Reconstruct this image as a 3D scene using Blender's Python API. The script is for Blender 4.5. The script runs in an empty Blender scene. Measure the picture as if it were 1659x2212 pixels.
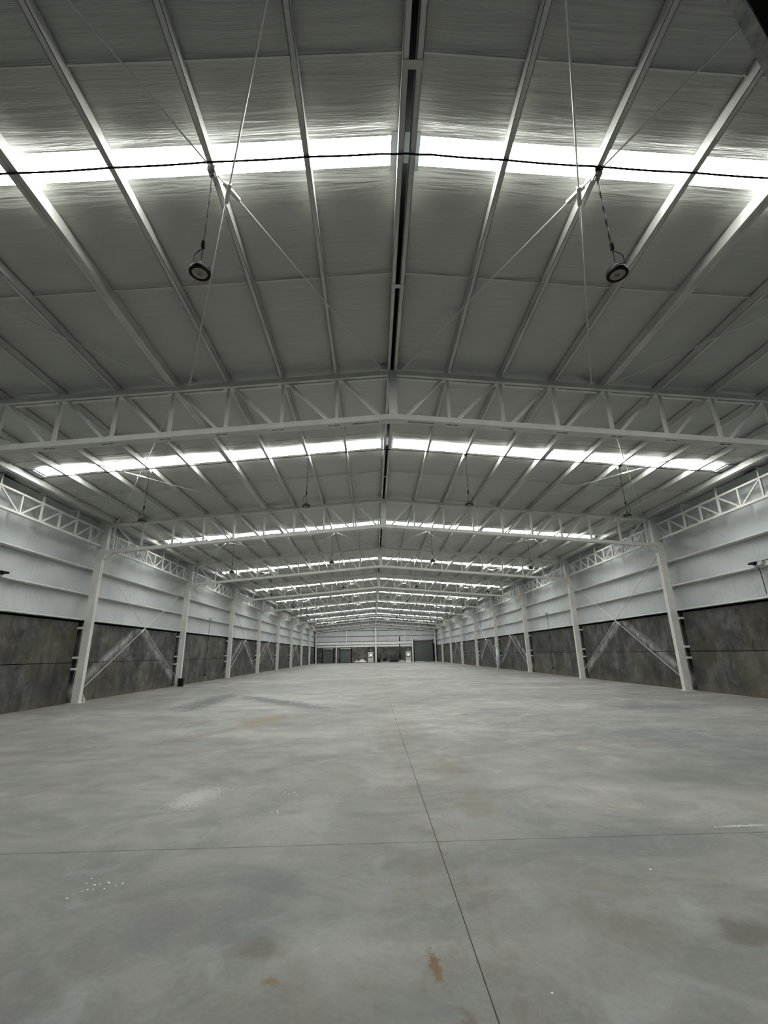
import bpy, math, random
from mathutils import Vector, Matrix
random.seed(7)
scene = bpy.context.scene
COL = scene.collection

# ------------------------------------------------------------------ camera
FPX, PITCH, ROLL, YAW = 992.88, 0.29901, -0.018361, 0.027639
CAM = Vector((-0.5219, 0.0, 1.6))
def make_camera():
    cd = bpy.data.cameras.new('camera'); co = bpy.data.objects.new('camera', cd); COL.objects.link(co)
    cy, sy, cp, sp, cr, sr = (math.cos(YAW), math.sin(YAW), math.cos(PITCH), math.sin(PITCH), math.cos(ROLL), math.sin(ROLL))
    right = Vector((cy, -sy, 0)); fwd0 = Vector((sy, cy, 0)); up0 = Vector((0, 0, 1))
    fwd = cp*fwd0 + sp*up0; up = -sp*fwd0 + cp*up0
    r2 = cr*right + sr*up; u2 = -sr*right + cr*up
    m = Matrix((r2, u2, -fwd)).transposed().to_4x4(); m.translation = CAM
    co.matrix_world = m
    cd.sensor_fit = 'VERTICAL'; cd.sensor_height = 36.0; cd.lens = 36.0*FPX/2212.0
    cd.clip_start = 0.05; cd.clip_end = 400
    scene.camera = co
make_camera()

# ------------------------------------------------------------------ world, exposure
world = bpy.data.worlds.new('sky'); scene.world = world; world.use_nodes = True
wb = world.node_tree.nodes['Background']; wb.inputs[0].default_value = (0.75, 0.85, 1.0, 1); wb.inputs[1].default_value = 1.0
scene.view_settings.view_transform = 'Standard'; scene.view_settings.look = 'None'
scene.view_settings.exposure = 0.0; scene.view_settings.gamma = 1.0
scene.view_settings.use_curve_mapping = False
SKY_POWER = 29.0          # daylight given off by the backlit translucent roof strips
try:
    scene.cycles.use_denoising = True
    scene.cycles.max_bounces = 6; scene.cycles.diffuse_bounces = 5; scene.cycles.glossy_bounces = 2
    scene.cycles.use_adaptive_sampling = True; scene.cycles.adaptive_threshold = 0.12; scene.cycles.adaptive_min_samples = 14
    scene.cycles.sample_clamp_indirect = 4.0
    scene.cycles.caustics_reflective = False; scene.cycles.caustics_refractive = False
except Exception: pass

# ------------------------------------------------------------------ dimensions (metres)
D0, B = 0.098, 9.534                  # first frame line, bay length
def DN(n): return D0 + n*B
ZR, SL, WE = 8.10, 0.0848, 11.5457    # top of truss chord at ridge, slope, eave purlin
HP = 0.20                             # purlin height
ROOF = ZR + HP                        # insulation level at ridge
WALL = 12.18
Y0, Y1 = -0.42, 95.60                 # rear wall, far wall
def zc(x): return ZR - SL*abs(x)
def zroof(x): return ROOF - SL*abs(x)
ORD = ['zeroth','first','second','third','fourth','fifth','sixth','seventh','eighth','ninth','tenth','eleventh']

# ------------------------------------------------------------------ materials
def new_mat(name):
    m = bpy.data.materials.new(name); m.use_nodes = True
    nt = m.node_tree; return m, nt, nt.nodes['Principled BSDF']
def N(nt, kind, **kw):
    n = nt.nodes.new(kind)
    for k, v in kw.items():
        if k.startswith('i_'):
            key = k[2:]; key = int(key) if key.isdigit() else key.replace('_', ' ')
            n.inputs[key].default_value = v
        else: setattr(n, k, v)
    return n
def link(nt, a, b): nt.links.new(a, b)
def pos(nt, scale=(1,1,1), offset=(0,0,0)):
    g = N(nt, 'ShaderNodeNewGeometry'); mp = N(nt, 'ShaderNodeMapping')
    mp.inputs['Scale'].default_value = scale; mp.inputs['Location'].default_value = offset
    link(nt, g.outputs['Position'], mp.inputs['Vector']); return mp.outputs['Vector']
def noise(nt, vec, scale, detail=4, rough=0.55, dist=0.0):
    n = N(nt, 'ShaderNodeTexNoise', i_Scale=scale, i_Detail=detail, i_Roughness=rough, i_Distortion=dist)
    link(nt, vec, n.inputs['Vector']); return n.outputs['Fac']
def ramp(nt, fac, stops):
    r = N(nt, 'ShaderNodeValToRGB'); e = r.color_ramp.elements
    while len(e) < len(stops): e.new(0.5)
    for k, (p, c) in enumerate(stops):
        e[k].position = p; e[k].color = (c, c, c, 1) if not isinstance(c, tuple) else (*c, 1)
    link(nt, fac, r.inputs['Fac']); return r.outputs['Color']
def mixc(nt, fac, a, b, mode='MIX'):
    m = N(nt, 'ShaderNodeMix', data_type='RGBA', blend_type=mode)
    for s, v in ((m.inputs[0], fac), (m.inputs[6], a), (m.inputs[7], b)):
        if hasattr(v, 'is_linked'): link(nt, v, s)
        else: s.default_value = v if not isinstance(v, tuple) else (*v, 1)
    return m.outputs[2]
def mth(nt, op, a, b=0.0, c=None, clamp=False):
    m = N(nt, 'ShaderNodeMath', operation=op, use_clamp=clamp)
    for k, v in enumerate((a, b) if c is None else (a, b, c)):
        if hasattr(v, 'is_linked'): link(nt, v, m.inputs[k])
        else: m.inputs[k].default_value = v
    return m.outputs[0]
def bump(nt, bsdf, height, strength, dist=0.02):
    b = N(nt, 'ShaderNodeBump', i_Strength=strength, i_Distance=dist)
    link(nt, height, b.inputs['Height']); link(nt, b.outputs['Normal'], bsdf.inputs['Normal'])
def plain(name, col, rough=0.5, metal=0.0, var=0.0, vscale=3.0, spec=0.5):
    m, nt, b = new_mat(name)
    b.inputs['Roughness'].default_value = rough; b.inputs['Metallic'].default_value = metal
    b.inputs['Specular IOR Level'].default_value = spec
    if var:
        f = noise(nt, pos(nt), vscale, 5)
        lo = tuple(c*(1-var) for c in col); hi = tuple(min(1, c*(1+var*.6)) for c in col)
        link(nt, ramp(nt, f, [(0.3, lo), (0.65, hi)]), b.inputs['Base Color'])
    else: b.inputs['Base Color'].default_value = (*col, 1)
    return m
M = {}
M['steel'] = plain('white_painted_steel', (0.66, 0.66, 0.63), 0.42, 0, 0.10, 2.5, 0.4)
M['purlin'] = plain('white_painted_purlin', (0.58, 0.58, 0.55), 0.40, 0, 0.16, 1.2, 0.45)
M['girt'] = plain('white_painted_girt', (0.66, 0.67, 0.65), 0.45, 0, 0.10, 2.0, 0.4)
M['rod'] = plain('white_painted_rod', (0.62, 0.62, 0.60), 0.35, 0, 0, 1, 0.5)
M['black'] = plain('black_plastic', (0.008, 0.008, 0.008), 0.6, spec=0.15)
M['girt_dark'] = plain('grey_girt', (0.16, 0.165, 0.165), 0.6, 0, 0.1, 2)
M['dark'] = plain('cavity_shade_sheet', (0.010, 0.010, 0.010), 0.9, spec=0.05)  # near-black colour stands in for the shade inside the wall gaps
M['deck'] = plain('roof_deck_gap_shade', (0.012, 0.012, 0.012), 0.95, spec=0.0)  # shade above the ridge gap put into the deck colour
M['cable'] = plain('grey_cable', (0.03, 0.03, 0.03), 0.8, spec=0.1)
M['chain'] = plain('dark_chain', (0.10, 0.10, 0.10), 0.4, 0.6)
M['lens'] = plain('cream_lamp_lens', (0.30, 0.29, 0.23), 0.35)
M['junction'] = plain('grey_junction_box', (0.45, 0.45, 0.45), 0.5)
M['pvc'] = plain('white_pvc', (0.55, 0.54, 0.50), 0.35)
M['shutter'] = plain('grey_green_shutter', (0.085, 0.10, 0.096), 0.5, 0, 0.06, 2)
M['hood'] = plain('pale_shutter_hood', (0.42, 0.42, 0.40), 0.5, 0, 0.05, 2)
M['doorleaf'] = plain('pale_steel_door', (0.50, 0.50, 0.49), 0.5, 0, 0.04, 2)
M['machine'] = plain('dark_machine', (0.02, 0.021, 0.022), 0.6, 0, 0.3, 4)
M['sack'] = plain('white_sack', (0.70, 0.70, 0.68), 0.7, 0, 0.12, 5)
M['plank'] = plain('pale_plank', (0.62, 0.60, 0.55), 0.7, 0, 0.15, 4)
M['valve'] = plain('tan_valve', (0.40, 0.33, 0.20), 0.5)
M['zinc'] = plain('bluish_sheet', (0.40, 0.44, 0.46), 0.4, 0.2, 0.1, 3)
M['floor_fleck'] = plain('white_fleck', (0.92, 0.92, 0.92), 0.5)
M['canopy_edge'] = plain('blotchy_whitewash', (0.40, 0.40, 0.38), 0.8, 0, 0.45, 9, 0.2)
M['shaded_underside'] = plain('brown_underside_in_shade', (0.018, 0.016, 0.013), 0.9, 0, 0.3, 2, 0.1)  # dark brown board with the shade of its underside in the colour

def emit(name, col, power):
    m, nt, b = new_mat(name)
    e = N(nt, 'ShaderNodeEmission'); e.inputs[0].default_value = (*col, 1); e.inputs[1].default_value = power
    link(nt, e.outputs[0], nt.nodes['Material Output'].inputs['Surface']); return m
M['skylight'] = emit('backlit_translucent_sheet', (0.985, 1.0, 0.955), SKY_POWER)
M['daylit'] = emit('daylit_glass', (0.97, 1.0, 1.0), 1.6)

def liner_mat(name, lo, hi, rough, stretch, bs, spec=0.5):
    m, nt, b = new_mat(name)
    v = pos(nt, stretch); f1 = noise(nt, v, 1.0, 5, 0.6, 0.4)
    f2 = noise(nt, pos(nt), 0.35, 3)
    c = mixc(nt, ramp(nt, f2, [(0.3, 0.0), (0.7, 1.0)]), lo, hi)
    g = noise(nt, pos(nt, (1, 1, 1), (13, 5, 2)), 0.9, 6, 0.7)
    c = mixc(nt, ramp(nt, g, [(0.66, 0.0), (0.80, 0.35)]), c, tuple(x*0.72 for x in lo))
    link(nt, c, b.inputs['Base Color'])
    b.inputs['Roughness'].default_value = rough; b.inputs['Specular IOR Level'].default_value = spec
    bump(nt, b, f1, bs, 0.06); return m
M['roof_liner'] = liner_mat('roof_insulation_film', (0.44, 0.447, 0.425), (0.50, 0.505, 0.475), 0.34, (0.45, 7.0, 1.0), 0.55, 0.6)
M['wall_liner'] = liner_mat('wall_insulation_film', (0.42, 0.455, 0.455), (0.55, 0.585, 0.585), 0.40, (2.0, 3.5, 1.6), 0.8, 0.5)
M['end_sheet'] = liner_mat('far_wall_sheet', (0.44, 0.47, 0.49), (0.50, 0.53, 0.55), 0.45, (6.0, 1.0, 0.3), 0.15, 0.4)

def concrete(name, overspray):
    m, nt, b = new_mat(name)
    oi = N(nt, 'ShaderNodeObjectInfo')
    f = noise(nt, pos(nt), 0.9, 8, 0.62, 0.3)
    c = ramp(nt, f, [(0.30, (0.030, 0.030, 0.026)), (0.5, (0.078, 0.078, 0.070)), (0.68, (0.150, 0.150, 0.140))])
    st = noise(nt, pos(nt, (1.6, 1.6, 0.28)), 1.6, 6, 0.65)
    c = mixc(nt, ramp(nt, st, [(0.45, 0.0), (0.62, 0.6)]), c, (0.036, 0.034, 0.027))
    br = noise(nt, pos(nt, (1, 1, 0.6), (4, 9, 1)), 0.7, 5, 0.6)
    c = mixc(nt, ramp(nt, br, [(0.52, 0.0), (0.68, 0.5)]), c, (0.088, 0.074, 0.048))
    bl = noise(nt, pos(nt, (1, 1, 0.8), (7, 2, 5)), 1.7, 6, 0.7)
    c = mixc(nt, ramp(nt, bl, [(0.58, 0.0), (0.66, 0.8)]), c, (0.020, 0.018, 0.015))
    pl = noise(nt, pos(nt, (1, 1, 1), (1, 6, 8)), 1.2, 7, 0.7)
    c = mixc(nt, ramp(nt, pl, [(0.56, 0.0), (0.70, 0.5)]), c, (0.20, 0.20, 0.19))
    # rusty earth line along the foot of the wall
    sep = N(nt, 'ShaderNodeSeparateXYZ'); g = N(nt, 'ShaderNodeNewGeometry'); link(nt, g.outputs['Position'], sep.inputs[0])
    foot = mth(nt, 'MULTIPLY', mth(nt, 'SUBTRACT', 0.32, sep.outputs[2]), 3.0, clamp=True)
    c = mixc(nt, mth(nt, 'MULTIPLY', foot, br), c, (0.12, 0.088, 0.055))
    v = mth(nt, 'ADD', mth(nt, 'MULTIPLY', oi.outputs['Random'], 0.45), 0.80)
    c = mixc(nt, 1.0, c, v, 'MULTIPLY')
    if overspray:      # white paint mist left on the wall behind the sprayed brace rods
        yy = mth(nt, 'FLOORED_MODULO', mth(nt, 'SUBTRACT', sep.outputs[1], D0), B)
        total = None
        for k in (0, 1):
            t = yy if k == 0 else mth(nt, 'SUBTRACT', B, yy)
            line = mth(nt, 'ADD', mth(nt, 'MULTIPLY', t, 0.560), 0.40)
            dd = mth(nt, 'ABSOLUTE', mth(nt, 'SUBTRACT', sep.outputs[2], line))
            s = mth(nt, 'SUBTRACT', 1.0, mth(nt, 'MULTIPLY', dd, 3.2), clamp=True)
            total = s if total is None else mth(nt, 'MAXIMUM', total, s)
        grain = noise(nt, pos(nt, (1, 1, 1), (3, 3, 3)), 1.9, 5, 0.6)
        total = mth(nt, 'MULTIPLY', total, ramp(nt, grain, [(0.34, 0.10), (0.60, 0.95)]))
        c = mixc(nt, total, c, (0.38, 0.38, 0.37))
    link(nt, c, b.inputs['Base Color'])
    b.inputs['Roughness'].default_value = 0.75; b.inputs['Specular IOR Level'].default_value = 0.25
    bump(nt, b, noise(nt, pos(nt), 9, 6, 0.7), 0.25, 0.02); return m
M['concrete'] = concrete('stained_precast_concrete', False)
M['concrete_mist'] = concrete('stained_precast_concrete_with_paint_mist', True)

def floor_mat():
    m, nt, b = new_mat('power_trowelled_concrete_floor')
    g = N(nt, 'ShaderNodeNewGeometry'); sep = N(nt, 'ShaderNodeSeparateXYZ'); link(nt, g.outputs['Position'], sep.inputs[0])
    X, Y = sep.outputs[0], sep.outputs[1]
    a = noise(nt, pos(nt, (1, 1, 1)), 0.55, 6, 0.6, 0.8)
    c = ramp(nt, a, [(0.28, (0.185, 0.184, 0.172)), (0.5, (0.268, 0.267, 0.250)), (0.72, (0.335, 0.333, 0.314))])
    sw = noise(nt, pos(nt, (0.8, 1.15, 1), (2, 7, 0)), 1.0, 8, 0.68, 0.9)
    c = mixc(nt, ramp(nt, sw, [(0.44, 0.0), (0.62, 0.55)]), c, (0.165, 0.166, 0.161))
    pale = noise(nt, pos(nt, (1, 1, 1), (9, 1, 0)), 1.7, 8, 0.68, 0.6)
    c = mixc(nt, ramp(nt, pale, [(0.52, 0.0), (0.68, 0.5)]), c, (0.385, 0.388, 0.375))
    bn = noise(nt, pos(nt, (1, 1, 1), (5, 3, 0)), 0.8, 7, 0.65, 0.5)
    c = mixc(nt, ramp(nt, bn, [(0.54, 0.0), (0.70, 0.45)]), c, (0.205, 0.182, 0.145))
    big = noise(nt, pos(nt, (0.7, 1.3, 1), (3, 11, 0)), 0.16, 5, 0.6, 0.8)
    c = mixc(nt, ramp(nt, big, [(0.42, 0.0), (0.62, 0.45)]), c, (0.150, 0.150, 0.144))
    c = mixc(nt, ramp(nt, big, [(0.30, 0.45), (0.45, 0.0)]), c, (0.385, 0.385, 0.368))
    # brown dirt trampled in along the centre joint and the cross joint
    nearx = mth(nt, 'SUBTRACT', 1.0, mth(nt, 'MULTIPLY', mth(nt, 'ABSOLUTE', X), 1.6), clamp=True)
    sp = noise(nt, pos(nt, (1.5, 0.8, 1), (8, 8, 0)), 3.2, 7, 0.75)
    c = mixc(nt, mth(nt, 'MULTIPLY', nearx, ramp(nt, sp, [(0.48, 0.0), (0.66, 0.6)])), c, (0.165, 0.140, 0.100))
    n2 = noise(nt, pos(nt), 2.6, 8, 0.74); n3 = noise(nt, pos(nt), 22.0, 5, 0.75)
    def blot(x, y, rx, ry, ang, col, amt, edge=0.5, grain=n2):
        nonlocal c
        ca, sa = math.cos(ang), math.sin(ang)
        dx = mth(nt, 'SUBTRACT', X, x); dy = mth(nt, 'SUBTRACT', Y, y)
        u = mth(nt, 'ADD', mth(nt, 'MULTIPLY', dx, ca/rx), mth(nt, 'MULTIPLY', dy, sa/rx))
        v = mth(nt, 'ADD', mth(nt, 'MULTIPLY', dx, -sa/ry), mth(nt, 'MULTIPLY', dy, ca/ry))
        r = mth(nt, 'SQRT', mth(nt, 'ADD', mth(nt, 'MULTIPLY', u, u), mth(nt, 'MULTIPLY', v, v)))
        r = mth(nt, 'ADD', r, mth(nt, 'MULTIPLY', mth(nt, 'SUBTRACT', grain, 0.5), 3.2))
        s = mth(nt, 'MULTIPLY', mth(nt, 'SUBTRACT', 1.0, r), 1.0/edge, clamp=True)
        c = mixc(nt, mth(nt, 'MULTIPLY', s, amt), c, col)
    sc = noise(nt, pos(nt, (1, 1, 1), (2, 2, 0)), 5.5, 8, 0.72)
    c = mixc(nt, ramp(nt, sc, [(0.60, 0.0), (0.72, 0.30)]), c, (0.175, 0.160, 0.135))
    c = mixc(nt, ramp(nt, sc, [(0.28, 0.30), (0.38, 0.0)]), c, (0.40, 0.40, 0.385))
    # damp tyre tracks, dirt patches and rust marks
    def band(x0, y0, x1, y1, w, amt):
        blot((x0+x1)/2, (y0+y1)/2, math.hypot(x1-x0, y1-y0)/2, w, math.atan2(y1-y0, x1-x0), (0.105, 0.107, 0.104), amt, 0.55)
    band(-6.95, 23.5, -6.45, 14.4, 0.75, 0.85); band(-6.7, 21.6, -1.3, 14.4, 0.62, 0.85)
    blot(-3.35, 13.0, 0.55, 1.5, -0.35, (0.194, 0.151, 0.094), 0.7, 0.6)
    blot(-4.2, 10.9, 0.3, 1.3, -0.5, (0.173, 0.155, 0.130), 0.6, 0.6)
    blot(7.6, 14.1, 2.0, 1.1, 0.0, (0.130, 0.130, 0.130), 0.8, 0.7)
    blot(5.0, 9.6, 2.4, 1.5, -0.5, (0.137, 0.137, 0.137), 0.7, 0.9)
    blot(5.6, 7.3, 1.5, 1.3, -0.3, (0.144, 0.144, 0.144), 0.6, 0.9)
    blot(0.55, 7.4, 0.45, 0.6, 0, (0.194, 0.162, 0.112), 0.55, 0.7)
    blot(0.58, 5.75, 0.3, 0.5, 0, (0.187, 0.155, 0.108), 0.6, 0.7)
    blot(1.68, 3.26, 0.22, 0.17, 0, (0.137, 0.119, 0.101), 0.7, 0.7)
    blot(0.95, 3.4, 0.42, 0.35, 0, (0.180, 0.171, 0.137), 0.6, 0.9)
    blot(-1.2, 3.27, 0.17, 0.12, 0, (0.158, 0.140, 0.112), 0.65, 0.6)
    blot(-1.065, 2.98, 0.05, 0.045, 0, (0.223, 0.137, 0.054), 0.9, 0.7, n3)
    blot(-0.21, 3.06, 0.042, 0.15, 0.1, (0.180, 0.108, 0.050), 0.95, 0.6, n3)
    blot(-0.10, 2.62, 0.05, 0.12, 0.1, (0.173, 0.122, 0.065), 0.7, 0.6, n3)
    blot(-1.9, 3.7, 0.5, 0.3, 0.4, (0.180, 0.176, 0.166), 0.5, 0.9)
    blot(-2.3, 3.05, 0.6, 0.35, 0.5, (0.173, 0.169, 0.158), 0.5, 0.9)
    blot(-2.65, 6.3, 0.28, 0.6, -0.2, (0.60, 0.60, 0.58), 0.35, 0.7, n3)
    blot(2.95, 4.91, 0.34, 0.025, 0.02, (0.62, 0.62, 0.60), 0.7, 0.6, n3)
    blot(1.88, 13.41, 0.16, 0.06, 0, (0.05, 0.05, 0.05), 0.9, 0.5)
    blot(-1.6, 9.63, 0.45, 0.02, 0, (0.12, 0.12, 0.12), 0.8, 0.5, n3)
    fine = noise(nt, pos(nt), 26, 4, 0.7)
    c = mixc(nt, 0.18, c, ramp(nt, fine, [(0.3, 0.35), (0.7, 0.75)]), 'OVERLAY')
    link(nt, c, b.inputs['Base Color'])
    rr = mth(nt, 'ADD', mth(nt, 'MULTIPLY', sw, 0.40), 0.40)
    link(nt, rr, b.inputs['Roughness']); b.inputs['Specular IOR Level'].default_value = 0.22
    bump(nt, b, noise(nt, pos(nt), 14, 6, 0.7), 0.08, 0.01); return m
M['floor'] = floor_mat()
M['joint'] = plain('dirty_joint_filler', (0.11, 0.097, 0.073), 0.9, 0, 0.3, 6, 0.1)

# ------------------------------------------------------------------ mesh helpers
class MB:
    def __init__(s): s.v, s.f = [], []
    def quad8(s, p):           # p: 8 points, bottom ring 0-3, top ring 4-7
        o = len(s.v); s.v += [tuple(q) for q in p]
        s.f += [(o+3, o+2, o+1, o), (o+4, o+5, o+6, o+7)] + [(o+k, o+(k+1) % 4, o+4+(k+1) % 4, o+4+k) for k in range(4)]
        return s
    def box(s, x0, x1, y0, y1, z0, z1):
        return s.quad8([(x0,y0,z0),(x1,y0,z0),(x1,y1,z0),(x0,y1,z0),(x0,y0,z1),(x1,y0,z1),(x1,y1,z1),(x0,y1,z1)])
    def bar(s, a, b, w, h, side=(0,1,0)):      # w along 'side', h perpendicular to side and axis
        a, b = Vector(a), Vector(b); ax = (b-a).normalized(); sd = Vector(side)
        sd = (sd - ax*sd.dot(ax)).normalized(); n = ax.cross(sd).normalized()
        r = lambda c: [c - sd*w/2 - n*h/2, c + sd*w/2 - n*h/2, c + sd*w/2 + n*h/2, c - sd*w/2 + n*h/2]
        return s.quad8(r(a) + r(b))
    def prof(s, poly, a, b):   # extrude a closed xz profile along y from a to b
        o = len(s.v); n = len(poly)
        s.v += [(x, a, z) for x, z in poly] + [(x, b, z) for x, z in poly]
        s.f += [tuple(range(o, o+n)), tuple(range(o+2*n-1, o+n-1, -1))] + [(o+k, o+n+k, o+n+(k+1) % n, o+(k+1) % n) for k in range(n)]
        return s
    def tube(s, pts, r, seg=6, closed_ends=True):
        pts = [Vector(p) for p in pts]; o = len(s.v); n = len(pts)
        for k, p in enumerate(pts):
            t = (pts[min(k+1, n-1)] - pts[max(k-1, 0)]).normalized()
            u = t.cross(Vector((0, 0, 1)) if abs(t.z) < .9 else Vector((1, 0, 0))).normalized(); w = t.cross(u)
            s.v += [tuple(p + (u*math.cos(2*math.pi*i/seg) + w*math.sin(2*math.pi*i/seg))*r) for i in range(seg)]
        for k in range(n-1):
            for i in range(seg):
                j = (i+1) % seg
                s.f.append((o+k*seg+i, o+k*seg+j, o+(k+1)*seg+j, o+(k+1)*seg+i))
        if closed_ends: s.f += [tuple(o+i for i in range(seg))[::-1], tuple(o+(n-1)*seg+i for i in range(seg))]
        return s
    def lathe(s, prof, seg=24, c=(0,0,0)):
        o = len(s.v); n = len(prof)
        for r, z in prof:
            s.v += [(c[0]+r*math.cos(2*math.pi*i/seg), c[1]+r*math.sin(2*math.pi*i/seg), c[2]+z) for i in range(seg)]
        for k in range(n-1):
            for i in range(seg):
                j = (i+1) % seg; s.f.append((o+k*seg+i, o+k*seg+j, o+(k+1)*seg+j, o+(k+1)*seg+i))
        s.f += [tuple(o+i for i in range(seg))[::-1], tuple(o+(n-1)*seg+i for i in range(seg))]
        return s
    def mesh(s, name, mat, smooth=False):
        me = bpy.data.meshes.new(name); me.from_pydata(s.v, [], s.f); me.validate(); me.update()
        if smooth: me.polygons.foreach_set('use_smooth', [True]*len(me.polygons))
        me.materials.append(M[mat] if isinstance(mat, str) else mat); return me
    def build(s, name, mat, parent=None, smooth=False): return put(name, s.mesh(name, mat, smooth), parent)
def put(name, me, parent=None, loc=(0,0,0), scale=None):
    o = bpy.data.objects.new(name, me); COL.objects.link(o); o.location = loc
    if scale: o.scale = scale
    if parent: o.parent = parent
    return o
def tag(o, label, cat, group=None):
    o['label'] = label; o['category'] = cat
    if group: o['group'] = group
    return o
def thing(name, label, cat, loc=(0,0,0), group=None):
    o = bpy.data.objects.new(name, None); COL.objects.link(o); o.location = loc; o.empty_display_size = 0.2
    return tag(o, label, cat, group)
def struct(o, label=None, cat=None):
    o['kind'] = 'structure'
    if label: o['label'] = label
    if cat: o['category'] = cat
    return o
def copy_tree(o, parent=None):
    c = o.copy(); COL.objects.link(c); c.parent = parent
    for ch in list(o.children): copy_tree(ch, c)
    return c

# ------------------------------------------------------------------ floor
floor = struct(MB().box(-12.6, 12.6, Y0-.2, Y1+.3, -0.35, -0.004).build('floor', 'joint'),
               'grey power-trowelled concrete warehouse floor with saw-cut joints', 'floor')
JY = [Y0-.2] + [4.745 + B*k for k in range(0, 10)] + [Y1+.3]
JY = sorted(set(JY))
for k in range(len(JY)-1):
    for sx in (-1, 1):
        x0, x1 = (0.031, 12.6) if sx > 0 else (-12.6, 0.024)
        MB().box(x0, x1, JY[k]+.003, JY[k+1]-.003, -0.10, 0.0).build('floor_slab', 'floor', floor)
for x, y in [(-2.687,4.222),(-2.682,4.148),(-2.604,4.118),(-2.57,4.125),(-2.525,4.156),(-2.51,4.141),(-2.438,4.098),(-2.405,4.127),
             (-2.636,4.022),(-2.615,4.047),(-2.578,4.051),(-2.498,4.052),(-2.688,3.929),(1.564,4.089),(0.336,2.823),
             (-1.56,6.33),(-1.50,6.40),(-1.45,6.28),(-1.62,6.42),(-1.62,5.66),(-1.57,5.70),(-1.55,5.62),(-2.45,6.55),(-2.38,6.62),(-2.50,6.66),(-2.30,6.58)]:
    r = random.uniform(0.006, 0.010)
    MB().lathe([(r, 0.0), (r*.7, 0.0015)], 8, (x, y, 0.0002)).build('floor_fleck', 'floor_fleck', floor)  # small flat white discs scattered on the slab

# ------------------------------------------------------------------ roof: deck, insulation sheets, backlit strips
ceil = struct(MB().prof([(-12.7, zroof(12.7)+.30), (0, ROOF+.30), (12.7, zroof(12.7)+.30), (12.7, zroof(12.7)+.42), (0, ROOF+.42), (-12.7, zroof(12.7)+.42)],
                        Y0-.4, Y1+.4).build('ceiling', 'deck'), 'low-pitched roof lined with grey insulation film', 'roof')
PX = [0.12, 1.32] + [1.32 + (WE-1.32)*k/8 for k in range(1, 9)] + [12.45]
STRIP = [(4.40, 4.80, .10, .035)] + [(4.18, 4.74, .055, .03)] + [(4.18, 4.74, .012, .010)]*8        # strip position inside each bay; the nearest one is narrower
def liner_mesh(y0, y1, edge, RISE=0.0, SAG=.035):           # edge: which end turns up to the strip (+1 far end, -1 near end, 0 none)
    vs, fs = [], []; xs = []
    for k in range(len(PX)-1):
        n = 8 if k < 9 else 3
        for i in range(n): xs.append((PX[k] + (PX[k+1]-PX[k])*i/n, i/n if k < 9 else 0))
    xs.append((PX[-1], 0)); ny = 26
    ys = [y0 + (y1-y0)*(j/ny) for j in range(ny+1)]
    if edge: # denser near the strip
        ys = [y0 + (y1-y0)*(1-(1-j/ny)**1.8) if edge > 0 else y0 + (y1-y0)*((j/ny)**1.8) for j in range(ny+1)]
    for j, y in enumerate(ys):
        for x, t in xs:
            sag = -SAG*math.sin(math.pi*t) * (0.7 + 0.3*math.sin(y*1.9+x))
            sag += 0.2*SAG*math.sin(y*9.0 + 1.7*math.sin(x*1.3))*math.sin(math.pi*t)
            d = (y1-y) if edge > 0 else (y-y0)
            up = RISE*math.exp(-(d/0.28)**1.3) if edge else 0
            vs.append((x, y, zroof(x) + sag*(1-math.exp(-d/0.5) if edge else 1) + up + 0.004))
    w = len(xs)
    for j in range(ny):
        for i in range(w-1): fs.append((j*w+i, j*w+i+1, (j+1)*w+i+1, (j+1)*w+i))
    m = MB(); m.v, m.f = vs, fs
    return m.mesh('insulation_sheet', 'roof_liner', True)
rear_me = liner_mesh(0, .9, 0)
def strip_set(S0, S1, RISE, SAG):
    strip_me = MB(); n = 20
    for k in range(n):
        xa, xb = 0.20 + 11.05*k/n, 0.20 + 11.05*(k+1)/n
        strip_me.v += [(xa, S0-.06, zroof(xa)+RISE+.012), (xb, S0-.06, zroof(xb)+RISE+.012), (xb, S1+.06, zroof(xb)+RISE+.012), (xa, S1+.06, zroof(xa)+RISE+.012)]
        strip_me.f.append((4*k, 4*k+1, 4*k+2, 4*k+3))
    return (liner_mesh(0, S0, 1, RISE, SAG), liner_mesh(S1, B, -1, RISE, SAG), strip_me.mesh('translucent_sheet', 'skylight'),
            MB().box(0.12, 0.205, S0-.06, S1+.06, ROOF+RISE-.03, ROOF+RISE+.01).mesh('flashing', 'zinc'),
            MB().box(11.22, 12.45, S0-.06, S1+.06, zroof(11.8)+RISE-.02, zroof(11.8)+RISE).mesh('flashing', 'zinc'))
SETS = {k: strip_set(*k) for k in set(STRIP)}
wn = 0
for sx in (1, -1):                     # short overhang behind the first frame line
    put('insulation_sheet', rear_me, ceil, (0, D0-.9, 0), (sx, 1, 1))
for b in range(0, 10):
    S0, S1 = STRIP[b][:2]; near_me, far_me, strip_data, endcap_in, endcap_out = SETS[STRIP[b]]
    for sx in (-1, 1):
        put('insulation_sheet', near_me, ceil, (0, DN(b), 0), (sx, 1, 1))
        put('insulation_sheet', far_me, ceil, (0, DN(b), 0), (sx, 1, 1))
        wn += 1
        w = thing('window_%d' % wn, '%s backlit translucent roof strip from the camera, %s slope' % (ORD[b+1] if b else 'nearest', 'left' if sx < 0 else 'right'), 'skylight', (0, DN(b), 0))
        w['kind'] = 'structure'
        put('translucent_sheet', strip_data, w, (0,0,0), (sx, 1, 1))
        put('flashing', endcap_in, w, (0,0,0), (sx, 1, 1)); put('flashing', endcap_out, w, (0,0,0), (sx, 1, 1))
    # short translucent piece of the ridge cap above the gap
    MB().box(-.12, .12, DN(b)+S0-.02, DN(b)+S1, ROOF+.13, ROOF+.135).build('ridge_flashing', 'zinc', ceil)

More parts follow.
